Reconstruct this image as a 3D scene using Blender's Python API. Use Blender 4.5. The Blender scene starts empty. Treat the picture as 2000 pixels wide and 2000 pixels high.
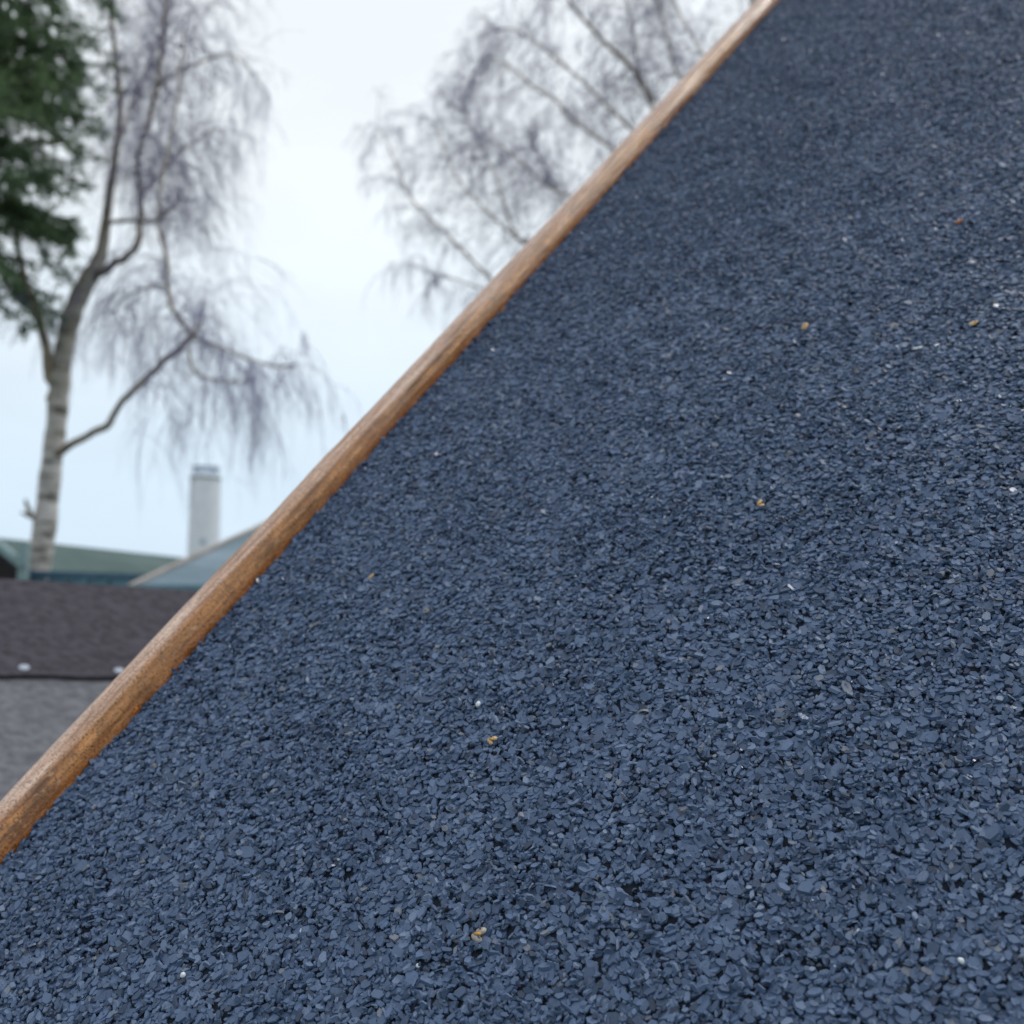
import bpy, math, random
import numpy as np
from mathutils import Vector, Matrix

random.seed(7)
rng = np.random.default_rng(11)
scn = bpy.context.scene
COL = scn.collection

# ------------------------------------------------------------------ camera
PITCH = math.atan(200 / 2000)
CAM = np.array([0.0, 0.0, 1.75])
RX = np.array([1.0, 0, 0])
FW = np.array([0, math.cos(PITCH), math.sin(PITCH)])
UP = np.array([0, -math.sin(PITCH), math.cos(PITCH)])
cam = bpy.data.cameras.new("camera")
cam.sensor_width = 36
cam.lens = 36
cam.clip_start = 0.01
cam.clip_end = 2000
cam.dof.use_dof = True
cam.dof.focus_distance = 0.335
cam.dof.aperture_fstop = 13.0
camo = bpy.data.objects.new("camera", cam)
COL.objects.link(camo)
camo.location = CAM
camo.rotation_euler = (math.pi / 2 + PITCH, 0, 0)
scn.camera = camo

# ------------------------------------------------------------------ sky, sun, exposure
SUN_EL, SUN_ROT = math.radians(56), math.radians(62)
world = bpy.data.worlds.new("World")
scn.world = world
world.use_nodes = True
wt = world.node_tree
for nd in list(wt.nodes):
    wt.nodes.remove(nd)
W = wt.nodes.new
wout = W("ShaderNodeOutputWorld")
nish = W("ShaderNodeTexSky")
nish.sky_type = 'NISHITA'
nish.sun_disc = False
nish.sun_elevation = SUN_EL
nish.sun_rotation = SUN_ROT
bg_clear = W("ShaderNodeBackground")
bg_clear.inputs[1].default_value = 0.10
wt.links.new(nish.outputs[0], bg_clear.inputs[0])
tc = W("ShaderNodeTexCoord")
sep = W("ShaderNodeSeparateXYZ")
wt.links.new(tc.outputs["Generated"], sep.inputs[0])
elev = W("ShaderNodeValToRGB")          # overcast: dimmer and bluer to the horizon, white overhead
er = elev.color_ramp
er.elements[0].position = 0.0
er.elements[0].color = (0.60, 0.745, 0.90, 1)
er.elements[1].position = 1.0
er.elements[1].color = (0.98, 1.0, 1.03, 1)
e = er.elements.new(0.12); e.color = (0.70, 0.84, 0.965, 1)
e = er.elements.new(0.38); e.color = (0.925, 0.985, 1.02, 1)
wt.links.new(sep.outputs[2], elev.inputs[0])
cn = W("ShaderNodeTexNoise")
cn.inputs["Scale"].default_value = 3.2
cn.inputs["Detail"].default_value = 5
cmap = W("ShaderNodeMapping")
cmap.inputs["Scale"].default_value = (1, 1, 2.6)
wt.links.new(tc.outputs["Generated"], cmap.inputs[0])
wt.links.new(cmap.outputs[0], cn.inputs["Vector"])
cr = W("ShaderNodeMapRange")
cr.inputs[1].default_value = 0.35
cr.inputs[2].default_value = 0.65
cr.inputs[3].default_value = 1.06
cr.inputs[4].default_value = 1.15
wt.links.new(cn.outputs[0], cr.inputs[0])
cmul = W("ShaderNodeMixRGB")
cmul.blend_type = 'MULTIPLY'
cmul.inputs[0].default_value = 1
wt.links.new(elev.outputs[0], cmul.inputs[1])
wt.links.new(cr.outputs[0], cmul.inputs[2])
bg_cloud = W("ShaderNodeBackground")
bg_cloud.inputs[1].default_value = 1.0
wt.links.new(cmul.outputs[0], bg_cloud.inputs[0])
mixw = W("ShaderNodeMixShader")
mixw.inputs[0].default_value = 0.88
wt.links.new(bg_clear.outputs[0], mixw.inputs[1])
wt.links.new(bg_cloud.outputs[0], mixw.inputs[2])
wt.links.new(mixw.outputs[0], wout.inputs[0])

sl = bpy.data.lights.new("sun", 'SUN')
sl.energy = 1.2
sl.angle = math.radians(20)
sl.color = (1.0, 0.96, 0.9)
slo = bpy.data.objects.new("sun", sl)
COL.objects.link(slo)
sd = Vector((math.sin(SUN_ROT) * math.cos(SUN_EL), math.cos(SUN_ROT) * math.cos(SUN_EL), math.sin(SUN_EL)))
slo.rotation_euler = sd.to_track_quat('Z', 'Y').to_euler()
slo.location = (3, -1, 6)

vs = scn.view_settings
vs.view_transform = 'Standard'
vs.look = 'None'
vs.exposure = 0.0
vs.gamma = 1.0
vs.use_curve_mapping = False
scn.render.engine = 'CYCLES'
scn.cycles.use_denoising = True
scn.cycles.max_bounces = 6


# ------------------------------------------------------------------ helpers
def pix(px, py, D):
    """World point at forward distance D (m along +Y) seen at photo pixel (px, py)."""
    d = (px - 1000) / 2000 * RX - (py - 1000) / 2000 * UP + FW
    return CAM + d * (D / d[1])


class NB:
    """Tiny node material builder."""
    def __init__(s, name, rough=0.7, spec=0.3):
        s.m = bpy.data.materials.new(name)
        s.m.use_nodes = True
        s.t = s.m.node_tree
        s.b = s.t.nodes["Principled BSDF"]
        s.b.inputs["Roughness"].default_value = rough
        s.b.inputs["Specular IOR Level"].default_value = spec

    def n(s, kind, **kw):
        nd = s.t.nodes.new("ShaderNode" + kind)
        for k, v in kw.items():
            setattr(nd, k, v)
        return nd

    def l(s, a, b):
        s.t.links.new(a, b)

    def coord(s, scale=(1, 1, 1), which="Object"):
        c = s.n("TexCoord")
        m = s.n("Mapping")
        m.inputs["Scale"].default_value = scale
        s.l(c.outputs[which], m.inputs[0])
        return m.outputs[0]

    def noise(s, vec, scale, detail=4, rough=0.55, dist=0.0):
        nd = s.n("TexNoise")
        nd.inputs["Scale"].default_value = scale
        nd.inputs["Detail"].default_value = detail
        nd.inputs["Roughness"].default_value = rough
        nd.inputs["Distortion"].default_value = dist
        s.l(vec, nd.inputs["Vector"])
        return nd.outputs[0]

    def ramp(s, fac, stops):
        r = s.n("ValToRGB")
        el = r.color_ramp.elements
        while len(el) < len(stops):
            el.new(0.5)
        for q, (p, c) in zip(el, stops):
            q.position = p
            q.color = (*c, 1)
        s.l(fac, r.inputs[0])
        return r.outputs[0]

    def mix(s, fac, a, b, mode='MIX'):
        nd = s.n("MixRGB", blend_type=mode)
        for i, v in ((0, fac), (1, a), (2, b)):
            if isinstance(v, (int, float)):
                nd.inputs[i].default_value = v if i == 0 else (v, v, v, 1)
            elif isinstance(v, tuple):
                nd.inputs[i].default_value = (*v, 1)
            else:
                s.l(v, nd.inputs[i])
        return nd.outputs[0]

    def color(s, c):
        if isinstance(c, tuple):
            s.b.inputs["Base Color"].default_value = (*c, 1)
        else:
            s.l(c, s.b.inputs["Base Color"])

    def bump(s, h, strength=0.4, dist=0.001):
        b = s.n("Bump")
        b.inputs["Strength"].default_value = strength
        b.inputs["Distance"].default_value = dist
        s.l(h, b.inputs["Height"])
        s.l(b.outputs[0], s.b.inputs["Normal"])

    def attr(s, name):
        a = s.n("Attribute")
        a.attribute_name = name
        return a.outputs["Fac"]


def simple(name, col, var=0.25, scale=20, rough=0.75, spec=0.3, stretch=(1, 1, 1), bump=0.2, bd=0.002):
    b = NB(name, rough, spec)
    v = b.coord(stretch)
    f = b.noise(v, scale)
    lo = tuple(c * (1 - var) for c in col)
    hi = tuple(min(1, c * (1 + var)) for c in col)
    b.color(b.ramp(f, [(0.3, lo), (0.7, hi)]))
    b.bump(f, bump, bd)
    return b.m


class MB:
    """Collects geometry that becomes ONE mesh object."""
    def __init__(s):
        s.v = []
        s.f = []

    def poly(s, pts):
        i = len(s.v)
        s.v += [tuple(p) for p in pts]
        s.f.append(tuple(range(i, i + len(pts))))

    def box8(s, c):
        """c: 8 corners, bottom 4 then top 4 (same order)."""
        i = len(s.v)
        s.v += [tuple(p) for p in c]
        for q in ((3, 2, 1, 0), (4, 5, 6, 7), (0, 1, 5, 4), (1, 2, 6, 5), (2, 3, 7, 6), (3, 0, 4, 7)):
            s.f.append(tuple(i + k for k in q))

    def slab(s, quad, nrm, th):
        q = [np.array(p, float) for p in quad]
        n = np.array(nrm, float) * th
        s.box8([p - n for p in q] + q)

    def bar(s, a, b, w, h, up=(0, 0, 1)):
        a = np.array(a, float); b = np.array(b, float)
        d = (b - a) / np.linalg.norm(b - a)
        r = np.cross(d, np.array(up, float)); r /= np.linalg.norm(r)
        u = np.cross(r, d)
        r *= w / 2; u *= h / 2
        s.box8([a - r - u, a + r - u, a + r + u, a - r + u, b - r - u, b + r - u, b + r + u, b - r + u])

    def tube(s, path, rad, n=6, cap=True):
        P = [np.array(p, float) for p in path]
        base = len(s.v)
        ref = np.array([0.31, 0.87, 0.38])
        m = len(P)
        for i, p in enumerate(P):
            t = P[min(i + 1, m - 1)] - P[max(i - 1, 0)]
            t /= (np.linalg.norm(t) + 1e-9)
            a = np.cross(t, ref); a /= (np.linalg.norm(a) + 1e-9)
            b = np.cross(t, a)
            for k in range(n):
                w = 2 * math.pi * k / n
                q = p + rad[i] * (math.cos(w) * a + math.sin(w) * b)
                s.v.append((q[0], q[1], q[2]))
        for i in range(m - 1):
            o = base + i * n
            for k in range(n):
                k2 = (k + 1) % n
                s.f.append((o + k, o + k2, o + n + k2, o + n + k))
        if cap:
            s.f.append(tuple(base + (m - 1) * n + k for k in range(n)))

    def build(s, name, mat, parent=None, smooth=False, mw=None):
        me = bpy.data.meshes.new(name)
        me.from_pydata(s.v, [], s.f)
        me.validate()
        if smooth:
            me.polygons.foreach_set("use_smooth", [True] * len(me.polygons))
        me.materials.append(mat)
        return link(name, me, parent, mw)


def link(name, me, parent=None, mw=None):
    o = bpy.data.objects.new(name, me)
    COL.objects.link(o)
    if parent is not None:
        o.parent = parent
        if parent.type == 'EMPTY':
            o.matrix_parent_inverse = Matrix.Translation(parent.location).inverted()
    if mw is not None:
        o.matrix_basis = mw
    return o


def thing(name, loc, label, cat, group=None):
    o = bpy.data.objects.new(name, None)
    COL.objects.link(o)
    o.location = loc
    return tag(o, label, cat, group)


def tag(o, label, cat, group=None):
    o["label"] = label
    o["category"] = cat
    if group:
        o["group"] = group
    return o


def np_mesh(name, verts, faces_flat, loop_start, mat, attrs=None, smooth=False):
    me = bpy.data.meshes.new(name)
    me.vertices.add(len(verts))
    me.vertices.foreach_set("co", np.ascontiguousarray(verts, np.float32).ravel())
    me.loops.add(len(faces_flat))
    me.loops.foreach_set("vertex_index", faces_flat.astype(np.int32))
    me.polygons.add(len(loop_start))
    me.polygons.foreach_set("loop_start", loop_start.astype(np.int32))
    me.polygons.foreach_set("use_smooth", np.full(len(loop_start), smooth))
    for k, a in (attrs or {}).items():
        at = me.attributes.new(k, 'FLOAT', 'POINT')
        at.data.foreach_set("value", np.ascontiguousarray(a, np.float32))
    me.update(calc_edges=True)
    me.materials.append(mat)
    return me


def vnoise(x, y, seed):
    """Smooth 2-D value noise in 0..1."""
    r = np.random.default_rng(seed).random((64, 64))
    xi = np.floor(x).astype(int); yi = np.floor(y).astype(int)
    fx = x - xi; fy = y - yi
    fx = fx * fx * (3 - 2 * fx); fy = fy * fy * (3 - 2 * fy)
    g = lambda i, j: r[i % 64, j % 64]
    return (g(xi, yi) * (1 - fx) + g(xi + 1, yi) * fx) * (1 - fy) + (g(xi, yi + 1) * (1 - fx) + g(xi + 1, yi + 1) * fx) * fy


# ------------------------------------------------------------------ materials
def chip_material():
    b = NB("slate_mineral", 0.55, 0.42)
    t = b.attr("tone")
    col = b.ramp(t, [(0.0, (0.018, 0.032, 0.064)), (0.35, (0.048, 0.082, 0.155)), (0.72, (0.080, 0.128, 0.228)),
                     (0.93, (0.130, 0.178, 0.275)), (0.975, (0.150, 0.172, 0.215)), (0.992, (0.13, 0.13, 0.14)), (1.0, (0.42, 0.46, 0.52))])
    m1 = b.n("Math", operation='MULTIPLY'); m1.inputs[1].default_value = 61.7
    b.l(t, m1.inputs[0])
    m2 = b.n("Math", operation='FRACT'); b.l(m1.outputs[0], m2.inputs[0])
    b.l(b.ramp(m2.outputs[0], [(0.0, (0.18, 0.18, 0.18)), (0.04, (0.24, 0.24, 0.24)), (0.09, (0.46, 0.46, 0.46)), (1.0, (0.62, 0.62, 0.62))]), b.b.inputs["Roughness"])
    v = b.coord()
    f = b.noise(v, 900, 3)
    col = b.mix(0.5, col, b.ramp(f, [(0.3, (0.72, 0.72, 0.72)), (0.7, (1.2, 1.2, 1.2))]), 'MULTIPLY')
    b.color(col)
    b.bump(f, 0.35, 0.0003)
    return b.m


M_CHIP = chip_material()
M_BITUMEN = simple("bitumen", (0.009, 0.014, 0.024), 0.4, 400, 0.8, 0.2, bump=0.6, bd=0.001)


def wood_trim():
    b = NB("weathered_brown_timber", 0.30, 0.5)
    v = b.coord((1, 0.05, 1))
    grain = b.noise(v, 420, 5, 0.6, 0.4)
    v2 = b.coord((1, 0.5, 1))
    blot = b.noise(v2, 110, 4, 0.65)
    fine = b.noise(b.coord(), 900, 3, 0.6)
    broad = b.noise(b.coord((1, 0.25, 1)), 30, 3)
    col = b.ramp(grain, [(0.33, (0.120, 0.038, 0.008)), (0.5, (0.42, 0.170, 0.046)), (0.68, (0.64, 0.32, 0.115))])
    col = b.mix(b.ramp(blot, [(0.40, (0, 0, 0)), (0.72, (1, 1, 1))]), col, (0.110, 0.044, 0.014))
    col = b.mix(b.ramp(broad, [(0.42, (0, 0, 0)), (0.7, (0.55, 0.55, 0.55))]), col, (0.50, 0.235, 0.075))
    col = b.mix(b.ramp(fine, [(0.38, (0.9, 0.9, 0.9)), (0.49, (0, 0, 0))]), col, (0.115, 0.055, 0.025))
    pit = b.noise(b.coord((1, 0.6, 1)), 330, 3, 0.7)
    col = b.mix(b.ramp(pit, [(0.60, (0, 0, 0)), (0.68, (0.6, 0.6, 0.6))]), col, (0.56, 0.33, 0.17))
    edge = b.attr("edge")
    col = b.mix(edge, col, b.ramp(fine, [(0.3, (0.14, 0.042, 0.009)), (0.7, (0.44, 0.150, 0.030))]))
    sky_sheen = b.attr("sky_sheen")  # pale sky reflection painted into the colour of the batten's top
    sheen_col = b.ramp(grain, [(0.32, (0.28, 0.150, 0.095)), (0.5, (0.54, 0.355, 0.265)), (0.68, (0.78, 0.60, 0.50))])
    sheen_col = b.mix(b.ramp(fine, [(0.39, (0.75, 0.75, 0.75)), (0.50, (0, 0, 0))]), sheen_col, (0.24, 0.15, 0.11))
    col = b.mix(sky_sheen, col, sheen_col)
    b.color(col)
    h = b.mix(0.5, fine, grain)
    b.bump(h, 0.8, 0.0009)
    return b.m


M_TRIM = wood_trim()


def felt(name, lo, hi, scale=14, stretch=(0.35, 1, 1)):
    b = NB(name, 0.9, 0.2)
    f = b.noise(b.coord(stretch), scale, 5, 0.65)
    g = b.noise(b.coord(), 700, 2)
    col = b.ramp(f, [(0.34, lo), (0.66, hi)])
    col = b.mix(0.6, col, b.ramp(g, [(0.3, (0.6, 0.6, 0.6)), (0.7, (1.35, 1.35, 1.35))]), 'MULTIPLY')
    b.color(col)
    b.bump(g, 0.7, 0.001)
    return b.m


M_FELT_DARK = felt("dark_roofing_felt", (0.036, 0.032, 0.041), (0.082, 0.075, 0.092), 130, (0.6, 1, 1))
M_FELT_GREY = felt("grey_roofing_felt", (0.100, 0.104, 0.122), (0.190, 0.196, 0.216), 120, (0.7, 1, 1))
M_FELT_GREEN = felt("green_roofing_felt", (0.080, 0.120, 0.118), (0.115, 0.160, 0.155), 3)
M_FELT_TEAL = felt("blue_green_roofing_felt", (0.130, 0.190, 0.225), (0.235, 0.305, 0.360), 4, (0.3, 1, 1))
M_ZINC = simple("zinc_nail", (0.40, 0.46, 0.54), 0.2, 300, 0.4, 0.5)
M_BOARD_DARK = simple("dark_stained_boards", (0.020, 0.016, 0.018), 0.4, 8, 0.7, 0.25, (1, 1, 0.1))
M_BOARD_BROWN = simple("brown_stained_boards", (0.10, 0.065, 0.04), 0.35, 9, 0.75, 0.25, (1, 1, 0.1))
M_PALE_GREEN = simple("pale_green_paint", (0.20, 0.29, 0.30), 0.15, 12, 0.6, 0.35)
M_TAN = simple("bare_tan_timber", (0.37, 0.335, 0.31), 0.2, 10, 0.7, 0.25)
M_BLUE_PAINT = simple("dark_blue_paint", (0.050, 0.125, 0.200), 0.15, 15, 0.5, 0.4)
M_TEAL_PAINT = simple("teal_paint", (0.100, 0.215, 0.275), 0.15, 15, 0.5, 0.4)
M_GRASS = simple("grass_ground", (0.045, 0.075, 0.025), 0.4, 2.5, 0.95, 0.1, bump=0.6, bd=0.03)
M_SILO = simple("pale_silo_paint", (0.74, 0.755, 0.82), 0.05, 2, 0.5, 0.35, bump=0.05)
M_STEEL = simple("galvanised_steel", (0.40, 0.46, 0.56), 0.15, 20, 0.5, 0.5)


def birch_bark():
    b = NB("birch_bark", 0.75, 0.25)
    f = b.noise(b.coord((1, 1, 2.2)), 3.2, 5, 0.65)
    d = b.noise(b.coord((0.6, 0.6, 2.4)), 6, 5, 0.65)
    white = b.ramp(d, [(0.38, (0.09, 0.08, 0.07)), (0.47, (0.52, 0.49, 0.465)), (0.7, (0.76, 0.72, 0.69))])
    c = b.n("TexCoord")
    sp = b.n("SeparateXYZ")
    b.l(c.outputs["Object"], sp.inputs[0])
    mr = b.n("MapRange")
    for i, v in ((1, 2.7), (2, 4.8), (3, 0.0), (4, 1.0)):
        mr.inputs[i].default_value = v
    b.l(sp.outputs[2], mr.inputs[0])
    brown = b.ramp(f, [(0.3, (0.25, 0.215, 0.165)), (0.7, (0.55, 0.49, 0.39))])
    col = b.mix(mr.outputs[0], white, brown)
    col = b.mix(b.ramp(f, [(0.50, (0, 0, 0)), (0.7, (0.6, 0.6, 0.6))]), col, (0.17, 0.15, 0.105))
    b.color(col)
    b.bump(d, 0.5, 0.01)
    return b.m


M_BIRCH = birch_bark()
M_LIMB = simple("birch_limb_bark", (0.33, 0.275, 0.215), 0.35, 12, 0.8, 0.2)
M_TWIG = simple("birch_twig_bark", (0.180, 0.170, 0.290), 0.3, 6, 0.8, 0.2)


def needles():
    b = NB("conifer_needles", 0.6, 0.3)
    t = b.attr("tone")
    b.color(b.ramp(t, [(0.0, (0.045, 0.080, 0.060)), (0.45, (0.110, 0.172, 0.122)), (0.8, (0.175, 0.240, 0.140)), (1.0, (0.22, 0.28, 0.15))]))
    tr = b.n("BsdfTranslucent")
    tr.inputs[0].default_value = (0.13, 0.22, 0.10, 1)
    mx = b.n("MixShader")
    mx.inputs[0].default_value = 0.50
    b.l(b.b.outputs[0], mx.inputs[1])
    b.l(tr.outputs[0], mx.inputs[2])
    b.l(mx.outputs[0], b.t.nodes["Material Output"].inputs[0])
    return b.m


M_NEEDLE = needles()
M_CONE_BARK = simple("conifer_bark", (0.05, 0.035, 0.025), 0.4, 14, 0.85, 0.2)

# ------------------------------------------------------------------ ground
g = MB()
g.poly([(-600, -600, 0), (600, -600, 0), (600, 600, 0), (-600, 600, 0)])
ground = g.build("ground", M_GRASS)
ground["kind"] = "structure"
ground["label"] = "grass ground the sheds and trees stand on"

# ------------------------------------------------------------------ main roof frame (plane of the granule covered felt)
ZC = 0.485


def roofz(px, py):
    return ZC / (1 + 0.515 * (px - 1000) / 2000 + 1.333 * (py - 1000) / 2000)


def roofpt(px, py):
    z = roofz(px, py)
    return CAM + z * ((px - 1000) / 2000 * RX - (py - 1000) / 2000 * UP + FW)


O = roofpt(0, 1694)                       # a point on the verge, where the batten meets the felt
EU = roofpt(1525, 0) - O
EU /= np.linalg.norm(EU)                  # up along the verge
NR = -0.515 * RX + 1.333 * UP - FW
NR /= np.linalg.norm(NR)                  # roof normal
EV = np.cross(EU, NR)
EV /= np.linalg.norm(EV)                  # away from the verge, to the right
EH = np.cross(NR, [0, 0, 1.0]); EH /= np.linalg.norm(EH)
if EH[0] < 0:
    EH = -EH
RM = Matrix(((EV[0], EU[0], NR[0], O[0]), (EV[1], EU[1], NR[1], O[1]), (EV[2], EU[2], NR[2], O[2]), (0, 0, 0, 1)))


def loc_uv(P):
    d = np.array(P) - O
    return d @ EU, d @ EV


def to_world(u, v, w=0.0):
    return O + u * EU + v * EV + w * NR


U0, U1, HW = -0.42, 1.34, 1.30            # eaves, ridge (along the verge), width (level)

shed = thing("garden_shed", tuple(np.array([O[0] + 0.5, O[1] + 0.4, 0])),
             "shed with a steep roof of dark blue slate granules, filling the photo", "shed")

c00, c01 = to_world(U0, 0), to_world(U0, 0) + HW * EH
c10, c11 = to_world(U1, 0), to_world(U1, 0) + HW * EH
b = MB()
b.slab([c00 - 0.010 * EV - 0.0012 * NR, c01 - 0.0012 * NR, c11 - 0.0012 * NR, c10 - 0.010 * EV - 0.0012 * NR], NR, 0.012)
b.build("roof_board", M_BOARD_BROWN, shed)
# back slope, mirrored about the ridge
Hd = np.array([EU[0], EU[1], 0]); drop = c10[2] - c00[2]
run = (c10 - c00); run[2] = 0
e0 = c10 + run - np.array([0, 0, drop]); e1 = e0 + HW * EH
nb = np.cross(e0 - c10, EH); nb /= np.linalg.norm(nb)
if nb[2] < 0:
    nb = -nb
b = MB()
b.slab([c10 + 0.002 * run, c11 + 0.002 * run, e1, e0], nb, 0.014)
b.build("back_slope", M_FELT_DARK, shed)
# walls
ins = 0.06


def down(P, z=0.0):
    return np.array([P[0], P[1], z])


rn = run / np.linalg.norm(run)
f0 = c00 + ins * EH + 0.08 * run; f1 = c01 - ins * EH + 0.08 * run
f0 = f0 + [0, 0, drop * 0.08 - 0.03]; f1 = f1 + [0, 0, drop * 0.08 - 0.03]
r0 = c10 + ins * EH - [0, 0, 0.03]; r1 = c11 - ins * EH - [0, 0, 0.03]
k0 = e0 + ins * EH - 0.08 * run + [0, 0, drop * 0.08 - 0.03]; k1 = e1 - ins * EH - 0.08 * run + [0, 0, drop * 0.08 - 0.03]


def wall(name, top, mat, parent):
    """Board wall under a top line, one object per wall with upright boards cut as grooves."""
    m = MB()
    pts = [np.array(t, float) for t in top]
    tot = [(pts[i], pts[i + 1]) for i in range(len(pts) - 1)]
    for a, c in tot:
        L = np.linalg.norm((c - a)[:2]); n = max(1, int(L / 0.12))
        d = (c - a) / n
        nn = np.array([-(c - a)[1], (c - a)[0], 0]); nn /= np.linalg.norm(nn)
        for i in range(n):
            p, q = a + d * (i + 0.02), a + d * (i + 0.98)
            m.box8([down(p), down(q), down(q) + nn * 0.02, down(p) + nn * 0.02, p, q, q + nn * 0.02, p + nn * 0.02])
    return m.build(name, mat, parent)


wall("front_wall", [f0, f1], M_BOARD_BROWN, shed)
wall("gable_wall", [f0, r0, k0], M_BOARD_BROWN, shed)
wall("gable_wall", [f1, r1, k1], M_BOARD_BROWN, shed)
wall("back_wall", [k0, k1], M_BOARD_BROWN, shed)

# felt sheet on the front slope
b = MB()
b.slab([c00, c01, c11, c10], NR, 0.001)
felt_o = b.build("roofing_felt", M_BITUMEN, shed)

# ------------------------------------------------------------------ slate granules
NSH = 48


def chip_shapes(n):
    S = []
    for k in range(NSH):
        a = np.sort((np.arange(n) + rng.uniform(-0.28, 0.28, n)) * 2 * math.pi / n)
        r = 0.5 * rng.uniform(0.86, 1.09, n)
        x, y = r * np.cos(a), r * np.sin(a)
        y = y * (1 - rng.uniform(-0.7, 0.7) * x) + rng.uniform(-0.25, 0.25) * x * x
        S.append(np.stack([x * 1.04, y], 1))
    return np.array(S)


SH6 = chip_shapes(6)
SH5 = chip_shapes(4)


def chip_verts(SH, k, ln, wd, th):
    xy = SH[k].copy()
    xy[:, :, 0] *= ln[:, None]; xy[:, :, 1] *= wd[:, None]
    top = np.concatenate([xy * 0.86, np.broadcast_to(th[:, None, None], (*xy.shape[:2], 1))], 2)
    bot = np.concatenate([xy, np.zeros((*xy.shape[:2], 1))], 2)
    return np.concatenate([bot, top], 1)


def rotmats(yaw, tax, tilt):
    cy, sy = np.cos(yaw), np.sin(yaw)
    Rz = np.zeros((len(yaw), 3, 3)); Rz[:, 0, 0] = cy; Rz[:, 0, 1] = -sy; Rz[:, 1, 0] = sy; Rz[:, 1, 1] = cy; Rz[:, 2, 2] = 1
    kx, ky = np.cos(tax), np.sin(tax); c, s = np.cos(tilt), np.sin(tilt); C = 1 - c
    Rt = np.empty((len(yaw), 3, 3))
    Rt[:, 0, 0] = c + kx * kx * C; Rt[:, 0, 1] = kx * ky * C; Rt[:, 0, 2] = ky * s
    Rt[:, 1, 0] = kx * ky * C; Rt[:, 1, 1] = c + ky * ky * C; Rt[:, 1, 2] = -kx * s
    Rt[:, 2, 0] = -ky * s; Rt[:, 2, 1] = kx * s; Rt[:, 2, 2] = c
    return Rt @ Rz


# area of felt that gets every granule as geometry: what the camera can see plus a margin
MG = 50
poly = np.array([loc_uv(roofpt(*q))[::-1] for q in [(-MG, 1694 - 10), (1525 - 40, -MG), (2000 + MG, -MG), (2000 + MG, 2000 + MG), (-MG, 2000 + MG)]])


def inside(v, u):
    r = np.ones(len(v), bool)
    n = len(poly)
    sg = None
    for i in range(n):
        a, c = poly[i], poly[(i + 1) % n]
        cr_ = (c[0] - a[0]) * (u - a[1]) - (c[1] - a[1]) * (v - a[0])
        if sg is None:
            m = poly.mean(0)
            sg = np.sign((c[0] - a[0]) * (m[1] - a[1]) - (c[1] - a[1]) * (m[0] - a[0]))
        r &= cr_ * sg > 0
    return r & (v > -0.0012)


V, UU, WW, LAY = [], [], [], []
for layer, (sp, h0, h1) in enumerate([(0.00215, -0.0003, 0.0004), (0.0021, 0.0002, 0.0010), (0.0028, 0.0008, 0.0016)]):
    gv = np.arange(-0.004, poly[:, 0].max() + 0.01, sp); gu = np.arange(poly[:, 1].min() - 0.01, poly[:, 1].max() + 0.01, sp)
    gv, gu = [q.ravel() for q in np.meshgrid(gv, gu)]
    gv = gv + rng.uniform(-0.75, 0.75, len(gv)) * sp; gu = gu + rng.uniform(-0.75, 0.75, len(gu)) * sp
    k = inside(gv, gu)
    gv, gu = gv[k], gu[k]
    if layer == 2:
        keep = vnoise(gv / 0.022, gu / 0.022, 5) + rng.uniform(-0.4, 0.4, len(gv)) > 0.42
        gv, gu = gv[keep], gu[keep]
    if layer == 1:
        keep = vnoise(gv / 0.014, gu / 0.014, 6) + rng.uniform(-0.4, 0.7, len(gv)) > 0.12
        gv, gu = gv[keep], gu[keep]
    V.append(gv); UU.append(gu); WW.append(rng.uniform(h0, h1, len(gv))); LAY.append(np.full(len(gv), layer))
V, UU, WW, LAY = map(np.concatenate, (V, UU, WW, LAY))
N = len(V)
ln = np.clip(rng.lognormal(math.log(0.00270), 0.30, N), 0.0012, 0.0058)
ln = ln * np.where(LAY == 0, 1.42, 1.0)
wd = ln * rng.uniform(0.40, 0.80, N)
th = rng.uniform(0.0003, 0.00065, N) * (0.7 + ln / 0.006)
yaw = rng.uniform(0, 2 * math.pi, N)
rough = vnoise(V / 0.017, UU / 0.017, 9) * 0.6 + vnoise(V / 0.045, UU / 0.045, 10) * 0.4
tilt = np.abs(rng.normal(0, 1, N)) * np.radians(8 + 17 * rough)
steep = (rng.random(N) < 0.06 + 0.15 * (rough > 0.56)) & (ln < 0.0040)
tilt[steep] = np.radians(rng.uniform(35, 80, steep.sum()))
tilt = np.minimum(tilt, np.radians(82))
tax = rng.uniform(0, 2 * math.pi, N)
WW = WW + np.where(steep, 0.3 * ln, 0)
tone = np.clip(rng.normal(0.5, 0.24, N), 0.02, 0.92)
odd = rng.random(N)
tone[odd < 0.016] = 0.975
tone[odd < 0.0003] = 0.992
tone[(odd < 0.00015) & (ln < 0.0023)] = 1.0
SHK = rng.integers(0, NSH, N)
ROT = rotmats(yaw, tax, tilt)
POS = np.stack([V, UU, WW], 1)

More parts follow.
